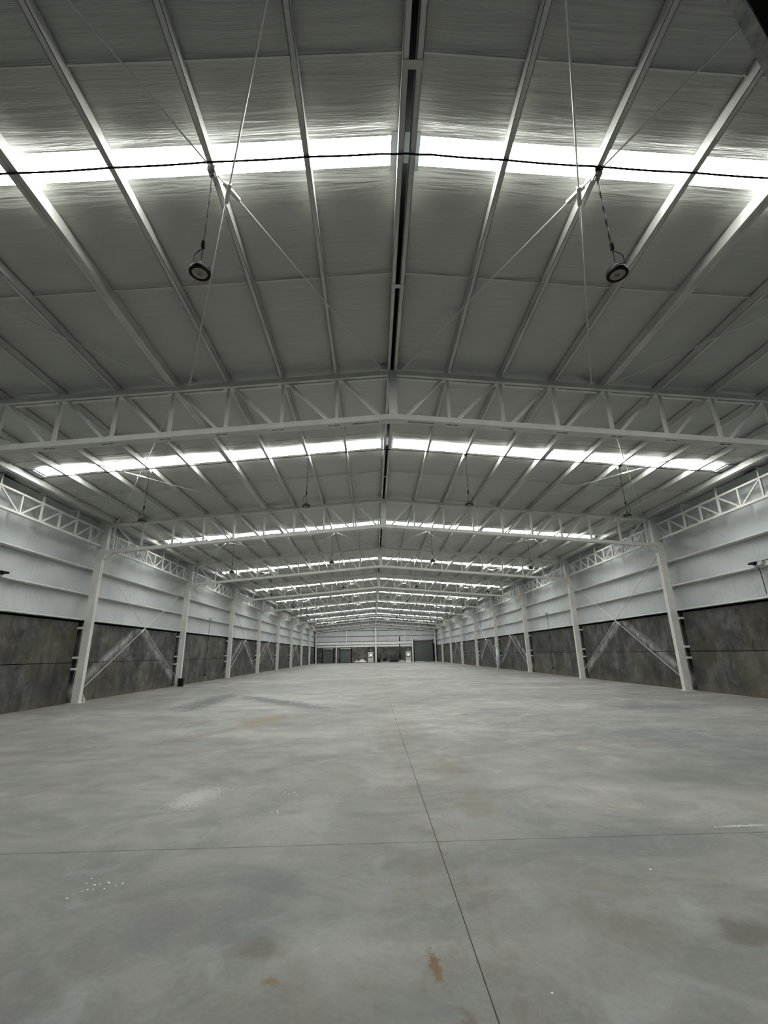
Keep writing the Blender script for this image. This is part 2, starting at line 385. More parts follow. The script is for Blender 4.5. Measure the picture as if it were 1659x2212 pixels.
# ------------------------------------------------------------------ purlins
SIDE = {-1: 'left', 1: 'right'}
def purlin(j, sx):
    x = PX[j]; z = zc(x); m = MB(); a, b = Y0+.02, Y1-.05
    t = 0.006
    if j in (4, 9):                    # boxed double channel
        w = 0.075
        for c in (x-w-.003, x+.003): m.box(c, c+w, a, b, z+.004, z+HP-.012)
        name, what = 'box_purlin', 'wide boxed steel purlin'
    else:
        m.box(x-t, x, a, b, z+.002, z+HP-.022)                      # web
        m.box(x-t, x+.068, a, b, z+.002, z+.002+t)                  # bottom flange, away from the ridge
        m.box(x+.062, x+.068, a, b, z+.002, z+.022)                 # lip
        m.box(x-t, x+.062, a, b, z+HP-.028, z+HP-.022)              # top flange
        name, what = 'purlin', 'slim white steel purlin'
    if sx < 0: m.v = [(-p, q, r) for p, q, r in m.v]; m.f = [f[::-1] for f in m.f]
    o = m.build(name, 'purlin')
    return tag(o, '%s along the %s roof slope, %s from the ridge' % (what, SIDE[sx], 'outermost' if j == 9 else ORD[j]), 'purlin', 'roof purlins')
for j in range(1, 10):
    for sx in (-1, 1): purlin(j, sx)
for sx in (-1, 1):                     # the two ridge channels either side of the dark gap
    rp = thing('ridge_purlin', 'white ridge channel on the %s side of the dark ridge gap' % SIDE[sx], 'purlin', (0, 0, 0), 'roof purlins')
    m = MB()
    m.box(.112, .118, Y0+.02, Y1-.05, ZR-.02, ROOF-.01); m.box(.042, .118, Y0+.02, Y1-.05, ZR-.02, ZR-.013)
    m.box(.042, .048, Y0+.02, Y1-.05, ZR-.02, ZR+.012); m.box(.042, .118, Y0+.02, Y1-.05, ROOF-.02, ROOF-.013)
    if sx < 0: m.v = [(-p, q, r) for p, q, r in m.v]; m.f = [f[::-1] for f in m.f]
    m.build('channel', 'purlin', rp)
    if sx > 0:
        for b in range(0, 10):
            for dy in (3.43, 6.77): MB().box(-.118, .118, DN(b)+dy-.045, DN(b)+dy+.045, ZR-.029, ZR-.021).build('spacer_plate', 'purlin', rp)

# sag rods tying the purlins together
for b in range(0, 6):
    for k, dy in enumerate((3.40, 6.62)):
        for sx in (-1, 1):
            y = DN(b)+dy
            sr = thing('sag_rod', 'thin sag bar linking purlins, %s slope, %s half of %s bay from camera' % (SIDE[sx], ('nearer', 'farther')[k], ORD[b+1]), 'rod', (0, y, 0), 'purlin sag bars')
            for j in range(0, 9):
                xa, xb = PX[j] + (.085 if j else .004), PX[j+1] - (.085 if j+1 in (4, 9) else .012)
                MB().bar((sx*xa, 0, zc(xa)+HP-.055), (sx*xb, 0, zc(xb)+HP-.055), .022, .022).build('bar', 'steel', sr)

# ------------------------------------------------------------------ roof trusses
DT = 1.30                               # chord depth, top of top chord to underside of bottom chord
HT, HB, CW, GAP = 0.115, 0.13, 0.085, 0.05
XE = 11.70
def zbot(x): return zc(x) - DT
def web_end(x, top): return zc(x) - HT*0.5 if top else zbot(x) + HB*0.5
def make_truss():
    t = thing('roof_truss', 'x', 'truss', (0, 0, 0), 'roof trusses')
    for sx in (-1, 1):
        m = MB()
        for s in (-1, 1):
            y = s*(GAP/2 + CW/2)
            m.bar((0, y, ZR-HT/2), (sx*XE, y, zc(XE)-HT/2), CW, HT)
        for j in range(1, 10):          # packers closing the gap at each node
            x = PX[j]*sx; m.bar((x-.13, 0, zc(x-.13)-.07), (x+.13, 0, zc(x+.13)-.07), GAP, 0.10)
        tc = m.build('top_chord', 'steel', t)
        m = MB()
        for s in (-1, 1):
            y = s*(GAP/2 + CW/2)
            m.bar((0, y, zbot(0)+HB/2), (sx*XE, y, zbot(XE)+HB/2), CW, HB)
        edges = [0.0, 0.28]             # filler strips under the gap, slots left open between them
        edges = [(0.0, 0.32), (0.95, 1.25)]
        for j in range(1, 9):
            x = PX[j]
            edges += [(x+.06, x+.09), (x+.20, PX[j+1]-.06 if j < 8 else XE)]
        for a, b in edges: m.bar((sx*a, 0, zbot(a)+.010), (sx*b, 0, zbot(b)+.010), GAP, 0.016)
        m.build('bottom_chord', 'steel', t)
        for j in range(1, 10):
            x = PX[j]; xi = PX[j-1] if j > 1 else 0.14
            if j < 9: MB().bar((sx*x, 0, web_end(x, True)), (sx*x, 0, web_end(x, False)), 0.055, 0.075).build('vertical', 'steel', t)
            xt = x-.10 if j < 9 else x-.10
            MB().bar((sx*xt, 0, web_end(xt, True)), (sx*(xi+.12), 0, web_end(xi+.12, False)), 0.05, 0.07).build('diagonal', 'steel', t)
        MB().box(sx*XE-.055, sx*XE+.045, -.10, .10, zbot(XE), zc(XE)).build('end_post', 'steel', t)
        MB().box(sx*11.45-.045, sx*11.45+.045, -.03, .03, zbot(XE)+.05, zc(XE)-.05).build('end_stiffener', 'steel', t)
        for x, nm in ((0.20, 'gusset'), (4.75, 'gusset'), (5.16, 'gusset'), (11.30, 'gusset')):   # lugs for the brace rods
            z = zc(x); w = .09
            m = MB(); m.prof([(sx*x-w, z-.002), (sx*x+w, z-.002), (sx*x+w*.4, z+.10), (sx*x-w*.4, z+.10)], -.16, -.15)
            m.prof([(sx*x-w, z-.002), (sx*x+w, z-.002), (sx*x+w*.4, z+.10), (sx*x-w*.4, z+.10)], .15, .16)
            m.box(sx*x-w, sx*x+w, -.17, .17, z-.006, z+.002)
            m.build(nm, 'steel', tc)
        m = MB()                        # knee bracket under the end
        m.prof([(sx*11.74, zbot(XE)-.26), (sx*11.74, zbot(XE)), (sx*11.42, zbot(11.42)), (sx*11.46, zbot(11.42)-.03), (sx*11.70, zbot(XE)-.24)], -.06, .06)
        m.build('knee_bracket', 'steel', t)
    MB().box(-.10, .10, -.115, .115, zbot(0)+.02, ZR-.015).build('centre_post', 'steel', t)
    m = MB()
    for sx in (-1, 1): m.prof([(0, zbot(0)-.006), (sx*.34, zbot(.34)-.006), (sx*.34, zbot(.34)+.002), (0, zbot(0)+.002)], -.12, .12)
    m.build('splice_plate', 'steel', t)
    return t
TN = {1: 'nearest white steel roof truss, largest in view, spanning the whole hall'}
truss = make_truss(); truss.location.y = DN(1); truss['label'] = TN[1]
for n in range(2, 11):
    c = copy_tree(truss); c.location = (0, DN(n) - (0.2 if n == 10 else 0), 0)
    c['label'] = 'farthest white roof truss, against the far end wall' if n == 10 else '%s white steel roof truss counting from the camera' % ORD[n]

# ------------------------------------------------------------------ columns
CI, CO = 11.745, 12.03
def make_column(sx):
    c = thing('steel_column', 'x', 'column', (0, 0, 0), 'wall columns')
    ht = zc(12.0) + 0.05
    m = MB(); x0, x1 = sorted((sx*CI, sx*CO)); xm = (x0+x1)/2
    m.box(x0, xm-.0015, -.10, .10, .012, ht); m.box(xm+.0015, x1, -.10, .10, .012, ht)
    m.build('shaft', 'steel', c)
    m = MB(); m.box(x0-.07, x1+.10 if sx > 0 else x1+.07, -.19, .17, 0.0, .014) if sx > 0 else m.box(x0-.10, x1+.07, -.19, .17, 0.0, .014)
    m.build('base_plate', 'steel', c)
    for z in (2.78, 1.66, 1.24):        # stubs that clamp the concrete panels
        m = MB(); a, b = sorted((sx*(CO-.03), sx*(WALL+.03))); m.box(a, b, -.235, -.14, z-.04, z+.04); m.box(a, b, -.14, .02, z-.03, z+.03)
        m.build('panel_clip', 'steel', c)
    return c
cp = {sx: make_column(sx) for sx in (-1, 1)}
for n in range(1, 10):
    for sx in (-1, 1):
        c = cp[sx] if n == 1 else copy_tree(cp[sx])
        c.location = (0, DN(n), 0)
        k = n-1
        c['label'] = ('white steel column of the %s wall just outside the view' % SIDE[sx] if n == 1 else
                      'white steel wall column on the %s, %s' % (SIDE[sx], 'nearest in view' if k == 1 else ORD[k] + ' from the camera'))

# ------------------------------------------------------------------ side walls
BRACED = (2, 4, 5, 7)
def wallsheet_mesh(w):
    vs, fs = [], []; nx, nz = 8, 28; z0, z1 = 3.09, 7.24
    lev = [3.10, 4.11, 5.13, 6.10, 7.24]
    for j in range(nz+1):
        z = z0 + (z1-z0)*j/nz
        seg = max(k for k in range(4) if z >= lev[k]-.02); t = (z-lev[seg])/(lev[seg+1]-lev[seg])
        for i in range(nx+1):
            bul = 0.030*math.sin(math.pi*min(1, max(0, t))) * (0.6+0.4*math.sin(i*1.3+j*.4)*math.sin(math.pi*i/nx))
            edge = 0.0
            vs.append((-bul - edge, w*i/nx, z))
    for j in range(nz):
        for i in range(nx): a = j*(nx+1)+i; fs.append((a, a+nx+1, a+nx+2, a+1))
    m = MB(); m.v, m.f = vs, fs
    return m.mesh('insulation_sheet', 'wall_liner', True)
sheet_me = wallsheet_mesh(B/3 - .003)
PG0, PG1 = 0.04, 0.18                    # panel stops short of the column line
panel_lo = MB().box(0, .15, PG0, B-PG1, .0, 1.465).mesh('concrete_panel', 'concrete')
panel_hi = MB().box(0, .15, PG0, B-PG1, 1.487, 3.00).mesh('concrete_panel', 'concrete')
panel_lo2 = MB().box(0, .15, PG0, B-PG1, .0, 1.465).mesh('concrete_panel', 'concrete_mist')
panel_hi2 = MB().box(0, .15, PG0, B-PG1, 1.487, 3.00).mesh('concrete_panel', 'concrete_mist')
for sx in (-1, 1):
    a, b = sorted((sx*12.55, sx*12.62))
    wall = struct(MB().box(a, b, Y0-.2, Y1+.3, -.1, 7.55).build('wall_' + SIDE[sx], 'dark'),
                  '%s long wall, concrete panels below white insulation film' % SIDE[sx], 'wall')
    for n in range(0, 10):
        lo, hi = (panel_lo2, panel_hi2) if n in BRACED else (panel_lo, panel_hi)
        put('concrete_panel', lo, wall, (sx*WALL, DN(n), 0), (sx, 1, 1)); put('concrete_panel', hi, wall, (sx*WALL, DN(n), 0), (sx, 1, 1))
        for k in range(3):
            put('insulation_sheet', sheet_me, wall, (sx*(WALL+.09), DN(n)+B*k/3+.0015, 0), (sx, 1, 1))
    for k, z in enumerate((3.09, 4.085, 5.105)):
        m = MB(); x0, x1 = WALL-.16, WALL+.07
        m.box(x0, x1, Y0+.05, Y1-.05, z+.05, z+.056); m.box(x0, x0+.006, Y0+.05, Y1-.05, z-.012, z+.056)
        m.box(x0, x1, Y0+.05, Y1-.05, z-.012, z-.004)
        if sx < 0: m.v = [(-p, q, r) for p, q, r in m.v]; m.f = [f[::-1] for f in m.f]
        tag(m.build('wall_girt', 'girt'), '%s horizontal white girt along the %s wall' % (('lowest', 'middle', 'highest')[k], SIDE[sx]), 'girt', 'wall girts')

# wall trusses between the columns
XW = 11.87
def make_wall_truss(sx):
    t = thing('wall_truss', 'x', 'truss', (0, 0, 0), 'wall trusses'); x = sx*XW
    y0, y1 = .11, B-.11; zt, zb = 6.755, 6.10; p = B/10
    MB().box(x-.035, x+.035, y0, y1, zt-.03, zt+.03).build('top_chord', 'steel', t)
    MB().box(x-.06, x+.06, y0, y1, zb-.035, zb+.035).build('bottom_chord', 'steel', t)
    for k in range(1, 10):
        y = p*k - .35 if False else p*k
        MB().box(x-.025, x+.025, y-.030, y+.030, zb+.035, zt-.03).build('vertical', 'steel', t)
        if k % 2 == 0 and k not in (0, 10):
            m = MB(); m.box(x-.02, x+.02, y-.022, y+.022, zt+.03, 7.10); m.box(x-sx*.02, x+sx*.30, y-.025, y+.025, 7.09, 7.12) if sx > 0 else m.box(x-.30, x+.02, y-.025, y+.025, 7.09, 7.12)
            m.build('hanger_post', 'steel', t)
    for k in range(0, 10):
        a, b2 = p*k, p*(k+1)
        if k < 5: pa, pb = (x, max(a, .16)+.03, zt-.03), (x, b2-.06, zb+.03)
        else: pa, pb = (x, a+.06, zb+.03), (x, min(b2, B-.16)-.03, zt-.03)
        MB().bar(pa, pb, .04, .045, (1, 0, 0)).build('diagonal', 'steel', t)
    return t
for sx in (-1, 1):
    first = make_wall_truss(sx)
    for n in range(1, 10):
        t = first if n == 1 else copy_tree(first)
        t.location = (0, DN(n), 0)
        t['label'] = 'white lattice girder high on the %s wall, %s bay' % (SIDE[sx], 'nearest visible' if n == 1 else ORD[n] + ' visible')

# wall braces
def rod(name, a, b, r, label, cat, group, buckle=0.42):
    a, b = Vector(a), Vector(b); o = thing(name, label, cat, tuple(a), group)
    rd = MB().tube([Vector((0,0,0)), b-a], r, 6).build('rod', 'rod', o)
    d = (b-a); p0, p1 = d*buckle, d*buckle + d.normalized()*.30
    MB().bar(p0, p1, r*4.2, r*3.2, (1, .3, .1)).build('turnbuckle', 'steel', rd)
    return o
for n in BRACED:
    for sx in (-1, 1):
        xa, xb = sx*11.90, sx*11.93
        ln = 'brace rod on the %s wall, %s visible bay, rising ' % (SIDE[sx], ORD[n])
        rod('wall_brace_rod', (xa, DN(n)+.12, .42), (xa, DN(n+1)-.12, 5.62), .013, 'white ' + ln + 'away from camera', 'rod', 'wall braces', .46)
        rod('wall_brace_rod', (xb, DN(n+1)-.12, .42), (xb, DN(n)+.12, 5.62), .013, 'white ' + ln + 'towards camera', 'rod', 'wall braces', .46)

# roof braces
for b in range(0, 10):
    for sx in (-1, 1):
        for part in ((0, 4), (4, 9)):
            if part == (0, 4) and b in (1, 3): continue
            xa, xb = (0.22, 4.74) if part == (0, 4) else (5.18, 11.28)
            za, zb_ = zc(xa)+.03, zc(xb)+.03
            za -= .05; zb_ -= .05
            who = '%s slope, %s panel, %s bay from camera' % (SIDE[sx], 'inner' if part == (0, 4) else 'outer', ORD[b+1])
            if b == 0: pass
            rod('roof_brace_rod', (sx*xa, DN(b+1)-.17, za), (sx*xb, DN(b)+.17, zb_), .013, 'roof brace rod, ' + who + ', high end far', 'rod', 'roof braces', .48)
            rod('roof_brace_rod', (sx*xb, DN(b+1)-.17, zb_-.025), (sx*xa, DN(b)+.17, za-.03), .013, 'roof brace rod, ' + who + ', high end near', 'rod', 'roof braces', .48)

# ------------------------------------------------------------------ high-bay lamps
def make_lamp():
    L = thing('high_bay_lamp', 'x', 'lamp', (0, 0, 0), 'high-bay lamps')      # origin: purlin underside
    m = MB(); m.box(-.05, .05, -.06, .06, -.075, .0); m.box(-.035, .035, -.03, .03, -.10, -.075); m.build('junction_box', 'junction', L)
    MB().box(-.055, .055, .062, .082, -.03, .0).build('strap', 'black', L)
    ln = 1.56; m = MB()
    for k in range(52):
        z0 = -.10 - (ln-.10)*k/52; z1 = z0 - (ln-.10)/52*1.15; w = (.007, .0025) if k % 2 else (.0025, .007)
        m.box(-w[0], w[0], -w[1], w[1], z1, z0)
    m.build('chain', 'chain', L)
    pts = [(.007*math.sin(k*1.1)+.004, .007*math.cos(k*1.1), -.08-(ln-.30)*k/30) for k in range(31)]
    pts += [(-.02, 0, -1.36), (-.07, .01, -1.40), (-.11, .02, -1.45), (-.115, .02, -1.52), (-.10, .01, -1.60)]
    MB().tube(pts, .0065, 6).build('power_cable', 'black', L)
    MB().box(-.018, .018, -.018, .018, -1.34, -1.24).build('cable_tie', 'black', L)
    MB().lathe([(.012, -1.56), (.030, -1.58), (.030, -1.60), (.055, -1.62), (.058, -1.67)], 16).build('driver_housing', 'black', L, True)
    h = MB(); h.lathe([(.058, -1.665), (.085, -1.675), (.124, -1.695), (.130, -1.715), (.130, -1.740), (.123, -1.748), (.094, -1.748), (.092, -1.738)], 32)
    for k in range(24):
        a = 2*math.pi*k/24; h.bar((.06*math.cos(a), .06*math.sin(a), -1.662), (.122*math.cos(a), .122*math.sin(a), -1.690), .006, .02, (-math.sin(a), math.cos(a), 0))
    hs = h.build('reflector_housing', 'black', L)
    MB().lathe([(.093, -1.740), (.091, -1.743), (.060, -1.746), (.001, -1.747)], 32).build('lens', 'lens', hs)
    d = MB()
    for k in range(6):
        a = 2*math.pi*k/6 + .3; d.lathe([(.007, -1.751), (.006, -1.747)], 6, (.030*math.cos(a), .030*math.sin(a), 0))
    d.lathe([(.012, -1.752), (.010, -1.747)], 8); d.build('lens_screw', 'machine', hs)
    return L
lamp = make_lamp(); used = False
for b in range(0, 10):
    for sx in (-1, 1):
        for j in (2, 6):
            if b == 0 and j == 6: continue
            L = lamp if not used else copy_tree(lamp); used = True
            L.location = (sx*(PX[j]+.02), DN(b)+(4.51 if b == 0 else 4.40), zc(PX[j]+.06)-.001)
            L.rotation_euler = (0, 0, 0 if sx < 0 else math.pi)
            L['label'] = 'black round pendant lamp, %s of the ridge, %s row, %s bay from camera' % (SIDE[sx], 'inner' if j == 2 else 'outer', ORD[b+1])
for b in range(0, 10):                    # supply cable strung under the purlins below each strip
    pts = []
    for s in range(-66, 67):
        x = s*.168; t = abs(x)
        k = max(i for i in range(len(PX)) if PX[i] <= max(t, .12)); q = (t-PX[k])/(PX[k+1]-PX[k]) if t > .12 else 0
        pts.append((x, DN(b)+(4.405 if b == 0 else 4.285) + .008*math.sin(x*.9+b), zc(x) - (.04 if abs(x) < .3 else .017) - .014*math.sin(math.pi*max(0, min(1, q)))))
    tag(MB().tube(pts, .014, 6).build('supply_cable', 'cable'), 'dark lamp cable crossing the roof beneath the %s skylight from camera' % ('nearest' if b == 0 else ORD[b+1]), 'cable', 'lamp supply cables')

# ------------------------------------------------------------------ far end wall
YE = 95.42
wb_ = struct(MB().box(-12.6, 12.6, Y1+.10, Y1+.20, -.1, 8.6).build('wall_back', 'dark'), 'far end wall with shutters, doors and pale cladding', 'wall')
def gable(m, x0, x1, z0, y0, y1):
    m.prof([(x0, z0), (x1, z0), (x1, zroof(x1)-.02), (x0, zroof(x0)-.02)], y0, y1)
for k in range(10):
    x0 = -12.2 + 2.44*k; m = MB(); gable(m, x0+.004, x0+2.436, 3.42, Y1-.02, Y1+.03); m.build('cladding_sheet', 'end_sheet', wb_)
def cpanel(x0, x1, z0, z1): MB().box(x0, x1, Y1-.06, Y1+.09, z0, z1).build('concrete_panel', 'concrete', wb_)
for x0, x1, z0, z1 in [(-12.0,-10.70,0,2.95), (-8.25,-7.2,0,2.95), (-4.75,-1.62,0,2.95), (-.46,-.06,0,2.95), (.16,5.84,0,2.95), (7.0,7.45,0,2.95),
                       (-10.69,-8.26,2.72,2.95), (-7.19,-4.76,2.72,2.95), (-1.61,-.47,2.02,2.95), (5.85,6.99,2.02,2.95)]: cpanel(x0, x1, z0, z1)
MB().box(-12.0, 7.4, Y1-.05, Y1+.05, 2.955, 3.43).build('lintel_sheet', 'girt', wb_)
beam = MB(); beam.box(-11.75, 7.40, YE-.08, YE+.14, 3.45, 3.90); 
tag(beam.build('lintel_beam', 'girt'), 'long white beam across the far wall above the doors', 'beam')
for k, z in enumerate((4.00, 5.04, 6.12)):
    x1 = 11.75
    m = MB(); m.box(-11.75, x1 if k else 7.4, YE+.02, YE+.16, z-.03, z+.04)
    tag(m.build('wall_girt', 'girt_dark'), '%s horizontal girt on the far end wall' % ('lowest', 'middle', 'highest')[k], 'girt', 'end wall girts')
def post(x, w, z0, z1, label, y=YE):
    o = thing('steel_column', label, 'column', (x, y, z0), 'end wall columns')
    MB().box(-w/2, w/2, -.13, .10, 0, z1-z0).build('shaft', 'steel', o)
    if z0 < .1: MB().box(-w/2-.08, w/2+.08, -.2, .15, 0, .015).build('base_plate', 'steel', o)
post(0.0, .28, 0, zbot(0)+.02, 'tall white column at the middle of the far wall', YE-.22)
post(-7.86, .20, 0, 3.45, 'short white column between the two small shutters')
post(7.34, .24, 0, 4.25, 'white column beside the tall right shutter')
post(-11.86, .28, 0, zc(11.86)+.05, 'white corner column at the left of the far wall', YE-.05)
post(11.86, .28, 0, zc(11.86)+.05, 'white corner column at the right of the far wall', YE-.05)
post(-5.83, .16, 3.90, zbot(5.83)+.06, 'white post above the beam, left half of far wall')
post(5.83, .16, 3.90, zbot(5.83)+.06, 'white post above the beam, right half of far wall')

def shutter(n, x0, x1, h, label):
    d = thing('door_%d' % n, label, 'shutter', ((x0+x1)/2, Y1, 0)); d['kind'] = 'structure'; w = (x1-x0)/2
    m = MB(); k = int(h/.09)
    for i in range(k):
        z = .04 + (h-.30)*i/k; z2 = .04 + (h-.30)*(i+1)/k
        m.prof([(-w+.08, z), (w-.08, z), (w-.08, z2), (-w+.08, z2)], -.085, -.07)
        m.box(-w+.08, w-.08, -.095, -.085, z+.015, z2-.015)
    m.build('curtain', 'shutter', d)
    for s in (-1, 1): MB().box(s*(w-.05)-.06, s*(w-.05)+.06, -.20, -.06, 0, h-.12).build('guide_rail', 'black', d)
    m = MB(); m.box(-w+.02, w-.02, -.26, -.02, h-.26, h-.20); m.build('header', 'black', d)
    o = MB(); o.tube([(-w+.06, -.20, h-.10), (w-.06, -.20, h-.10)], .13, 12); hd = o.build('hood', 'hood', d, True)
    for s in (-1, 1): MB().lathe([(.17, -.05), (.17, .05)], 16).build('drum_bracket', 'black', hd).matrix_local = Matrix.Translation((s*(w-.03), -.20, h-.10)) @ Matrix.Rotation(math.pi/2, 4, 'Y')
    MB().box(-w+.08, w-.08, -.12, -.05, .012, .045).build('bottom_bar', 'black', d)
    return d
shutter(1, -10.62, -8.34, 2.76, 'small grey roller shutter nearest the left corner of far wall')
shutter(2, -7.14, -4.84, 2.76, 'small grey roller shutter right of the short column')
s3 = shutter(3, 7.56, 11.46, 4.20, 'tall grey roller shutter in right corner of far wall')
MB().box(-1.72, .05, -.11, -.05, .004, .05).build('daylight_gap', 'daylit', s3)
def pdoor(n, x0, x1, h, label):
    d = thing('door_%d' % n, label, 'door', ((x0+x1)/2, Y1-.06, 0)); d['kind'] = 'structure'; w = (x1-x0)/2
    m = MB(); m.box(-w, -w+.06, -.06, .06, 0, h); m.box(w-.06, w, -.06, .06, 0, h); m.box(-w, w, -.06, .06, h-.06, h); m.build('door_frame', 'girt', d)
    lf = MB().box(-w+.06, w-.06, -.03, .02, .03, h-.07).build('door_leaf', 'doorleaf', d)
    win = MB(); win.lathe([(.19, 0), (.19, .012)], 24)
    o = win.build('porthole_glass', 'daylit', lf); o.matrix_local = Matrix.Translation((0, -.03, 1.38)) @ Matrix.Rotation(math.pi/2, 4, 'X')
    rg = MB(); 
    for k in range(24):
        a, b2 = 2*math.pi*k/24, 2*math.pi*(k+1)/24
        rg.bar((.20*math.cos(a), -.045, 1.38+.20*math.sin(a)), (.20*math.cos(b2), -.045, 1.38+.20*math.sin(b2)), .03, .03)
    rg.build('porthole_ring', 'hood', lf)
    MB().box(-w+.10, w-.10, -.10, -.06, .93, 1.0).build('push_bar', 'black', lf)
    for s in (-1, 1): MB().box(s*(w-.14)-.03, s*(w-.14)+.03, -.10, -.03, .92, 1.01).build('bar_bracket', 'black', lf)
    return d
pdoor(4, -1.56, -.52, 2.0, 'pale steel door with bright porthole, left of centre column')
p5 = pdoor(5, 5.90, 6.94, 2.0, 'pale steel door with bright porthole, beside tall shutter')
MB().box(-.46, .46, -.07, -.04, .004, .06).build('daylight_gap', 'daylit', p5)
for x, lab in ((-1.04, 'left'), (6.42, 'right')):
    o = thing('emergency_light', 'small emergency light above the %s pale door on far wall' % lab, 'light', (x, Y1-.06, 2.30), 'emergency lights')
    MB().box(-.14, .14, -.10, 0, 0, .16).build('housing', 'hood', o)
    for s in (-1, 1): MB().lathe([(.05, -.05), (.05, .03), (.02, .06)], 10).build('spotlight', 'black', o).location = (s*.09, -.10, .22)

# electrical riser on the far wall
o = thing('cable_riser', 'dark cable duct with switch box running down the far wall', 'conduit', (4.76, Y1-.06, 0))
MB().box(-.10, .10, -.10, 0, 1.3, 4.86).build('duct', 'machine', o); MB().box(-.18, .18, -.22, 0, .80, 1.45).build('switch_box', 'black', o); MB().box(-.06, .06, -.10, 0, 0, .80).build('lower_duct', 'machine', o)

# clutter at the foot of the far wall
def sack(x, y, sx, sy, sz, rz, label, z=0.0):
    m = MB(); seg, ring = 14, 7
    for k in range(ring):
        t = k/(ring-1); zz = sz*t; r = math.sin(math.pi*(0.12+0.80*t))**.5
        for i in range(seg):
            a = 2*math.pi*i/seg; w = 1+.06*math.sin(3*a+k)
            ca, sa = math.cos(a), math.sin(a)
            m.v.append((sx*r*w*math.copysign(abs(ca)**.7, ca), sy*r*w*math.copysign(abs(sa)**.7, sa), zz))
    for k in range(ring-1):
        for i in range(seg): j = (i+1) % seg; m.f.append((k*seg+i, k*seg+j, (k+1)*seg+j, (k+1)*seg+i))
    m.f += [tuple(range(seg))[::-1], tuple(range((ring-1)*seg, ring*seg))]
    o = thing('sack', label, 'sack', (x, y, z), 'white sacks'); o.rotation_euler.z = rz
    sb = m.build('sack_body', 'sack', o, True)
    tm = MB(); tm.tube([(-.10, 0, sz-.02), (-.06, 0, sz+.10), (.06, 0, sz+.10), (.10, 0, sz-.02)], .02, 6); tm.build('handle', 'sack', sb)
sack(-3.12, 94.5, .40, .30, .36, .0, 'wide white sack at the left of the heap by far wall')
sack(-2.28, 94.5, .38, .30, .34, .0, 'white sack at the right of the heap by far wall')
sack(-2.75, 95.12, .45, .22, .60, .0, 'tall white sack standing at the back of the heap')
sack(-3.75, 94.9, .20, .18, .42, .2, 'narrow white sack standing apart, left of the heap')
sack(-4.12, 94.7, .13, .13, .26, .0, 'smallest white sack, farthest left of the heap')
def drum(x, y, w, h, label):
    o = thing('bin', label, 'bin', (x, y, 0), 'black bins')
    MB().lathe([(w*.44, 0), (w*.46, .05), (w*.5, h*.9)], 16).build('bin_body', 'black', o, True)
    MB().lathe([(w*.54, h*.9), (w*.54, h*.95), (w*.3, h)], 16).build('lid', 'black', o)
drum(.52, 94.95, .56, .72, 'black bin tucked beside the centre column'); drum(1.72, 94.9, .60, .78, 'black bin standing apart, right of the centre column')
o = thing('compressor', 'dark machine on skids at the foot of the far wall', 'machine', (3.45, 94.7, 0))
m = MB(); m.box(-1.0, .95, -.28, -.20, .0, .12); m.box(-1.0, .95, .20, .28, 0, .12); m.build('skid', 'machine', o)
m = MB(); m.tube([(-.75, 0, .36), (.55, 0, .36)], .24, 14); m.build('tank', 'machine', o, True)
m = MB(); m.box(-.15, .55, -.22, .22, .58, .88); m.box(-.45, -.2, -.15, .15, .58, .78); m.build('motor', 'machine', o)
m = MB(); m.box(.6, .95, -.25, .25, .12, .62); m.build('control_cabinet', 'machine', o)
for k, (x0, x1, y, z, lab) in enumerate([(.95, 2.6, 94.15, 0, 'pale plank lying in front of the two black bins'), (4.65, 5.65, 94.6, .0, 'pale plank lying right of the dark machine'), (4.5, 5.4, 94.95, .0, 'short pale plank close to the far wall')]):
    o = thing('plank', lab, 'plank', ((x0+x1)/2, y, z), 'pale planks'); w = (x1-x0)/2
    for s in (-1, 1): MB().box(s*w*.7-.05, s*w*.7+.05, -.09, .09, 0, .06).build('batten', 'plank', o)
    MB().box(-w, w, -.10, .10, .06, .14 + .06*k).build('board', 'plank', o)

# ------------------------------------------------------------------ small wall fittings
def conduit(x, y, z0, z1, label, box=True):
    sx = 1 if x > 0 else -1
    o = thing('wall_conduit', label, 'conduit', (x, y, z0), 'wall conduits')
    MB().tube([(0, 0, 0), (0, 0, z1-z0)], .014, 8).build('pipe', 'cable', o)
    MB().box(-.05, .05, -.05, .05, -.06, .06).build('socket_box', 'cable', o)
    m = MB(); m.box(-.10, .10, -.04, .04, z1-z0, z1-z0+.05); m.build('clamp', 'cable', o)
conduit(-12.03, 33.55, .42, 4.13, 'thin dark conduit down the left wall with a box at its foot')
conduit(12.03, 33.6, .42, 4.13, 'thin dark conduit down the right wall with a box at its foot')
for sx, y, lab in ((1, 14.55, 'small black floodlight on the middle girt at the right edge'), (-1, 14.36, 'small black floodlight on the middle girt at the left edge')):
    o = thing('floodlight', lab, 'floodlight', (sx*11.98, y, 4.145), 'wall floodlights')
    MB().box(-.07, .07, -.30, -.10, -.03, .09).build('driver_box', 'junction', o)
    MB().box(-.06, .06, -.06, .06, 0, .06).build('bracket', 'black', o)
    m = MB(); m.prof([(-sx*.16, .03), (sx*.04, .03), (sx*.04, .12), (-sx*.16, .09)], -.13, .13); m.build('lamp_head', 'black', o)
    MB().tube([(0, -.05, .08), (0, -.5, .10), (sx*.01, -1.2, .08), (sx*.02, -2.2, .07)], .012, 6).build('cable', 'black', o)
    MB().tube([(sx*.04, .0, .0), (sx*.07, -.02, -.25), (sx*.08, -.03, -.95)], .012, 6).build('drop_pipe', 'cable', o)
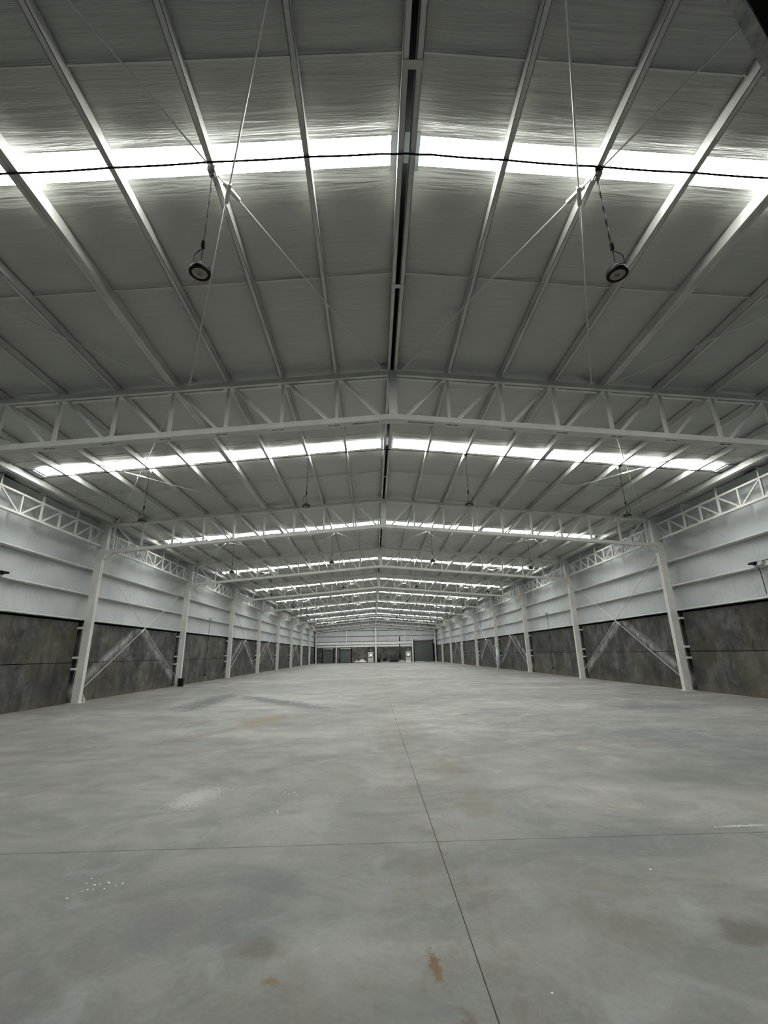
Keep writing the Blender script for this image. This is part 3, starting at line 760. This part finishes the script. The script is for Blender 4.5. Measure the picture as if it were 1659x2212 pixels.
# drain elbow, junction bin and stand pipe
o = thing('drain_pipe', 'white plastic drain elbow at the foot of nearest left column', 'pipe', (-11.83, DN(2)+.30, 0))
MB().tube([(-.03, -.16, .62), (-.03, -.16, .34), (.0, -.06, .24), (.02, .02, .12), (.02, .03, .0)], .055, 12).build('elbow', 'pvc', o, True)
MB().tube([(.02, .03, 0), (.02, .03, .05)], .068, 12).build('collar', 'pvc', o)
o = thing('black_box', 'black box at the foot of second left column', 'box', (-11.62, DN(3)-.22, 0))
m = MB(); m.box(-.15, .12, -.10, .09, .0, .42); m.build('housing', 'black', o); MB().box(-.16, .13, -.11, .10, .42, .45).build('lid', 'black', o)
o = thing('stand_pipe', 'pale vertical duct with elbow top beside a right-hand column', 'pipe', (11.62, 46.55, 0))
MB().tube([(0, 0, 0), (0, 0, 2.0)], .15, 14).build('riser', 'zinc', o, True)
MB().tube([(0, -.02, 2.0), (-.01, .05, 2.12), (-.02, .3, 2.15), (-.02, .95, 2.13)], .07, 10).build('elbow', 'valve', o, True)
m = MB(); m.box(-.19, .19, -.19, .19, 0, .05); m.build('flange', 'zinc', o)

# ------------------------------------------------------------------ behind and above the camera
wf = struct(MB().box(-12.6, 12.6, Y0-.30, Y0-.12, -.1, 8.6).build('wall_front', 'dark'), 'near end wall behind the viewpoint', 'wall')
for x0, x1 in ((-12.2, -8.2), (-8.18, -4.2), (-4.18, -3.0), (3.0, 8.1), (8.12, 12.2)):
    MB().box(x0, x1, Y0-.12, Y0-.02, 0, 1.465).build('concrete_panel', 'concrete', wf); MB().box(x0, x1, Y0-.12, Y0-.02, 1.487, 3.0).build('concrete_panel', 'concrete', wf)
for k in range(10):
    x0 = -12.2 + 2.44*k; m = MB(); gable(m, x0+.004, x0+2.436, 3.05 if abs(x0+1.22) > 3.2 else 4.9, Y0-.10, Y0-.05); m.build('cladding_sheet', 'shutter', wf)  # unseen sheets given a dark colour to dim the near bay
m = MB()
for k in range(50): m.box(-2.98, 2.98, Y0-.10, Y0-.05 + (.01 if k % 2 else 0), .02+.098*k, .02+.098*(k+1))
m.build('unseen_dark_curtain', 'shutter', wf)  # unseen closed shutter, added dark so the near bay gets less bounce light
# canopy edge crossing the top right corner, hung from the roof above the viewpoint
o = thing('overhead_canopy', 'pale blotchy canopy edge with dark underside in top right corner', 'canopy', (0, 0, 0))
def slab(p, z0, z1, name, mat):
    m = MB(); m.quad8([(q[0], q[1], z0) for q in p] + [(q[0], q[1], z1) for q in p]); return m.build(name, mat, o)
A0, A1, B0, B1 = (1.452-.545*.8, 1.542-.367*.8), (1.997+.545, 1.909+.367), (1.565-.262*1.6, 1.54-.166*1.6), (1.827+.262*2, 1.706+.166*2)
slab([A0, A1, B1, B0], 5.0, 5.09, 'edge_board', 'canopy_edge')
slab([(B0[0]+.002, B0[1]-.004), (B1[0]+.002, B1[1]-.004), (4.6, Y0), (1.9, Y0)], 5.004, 5.06, 'underside_board', 'shaded_underside')
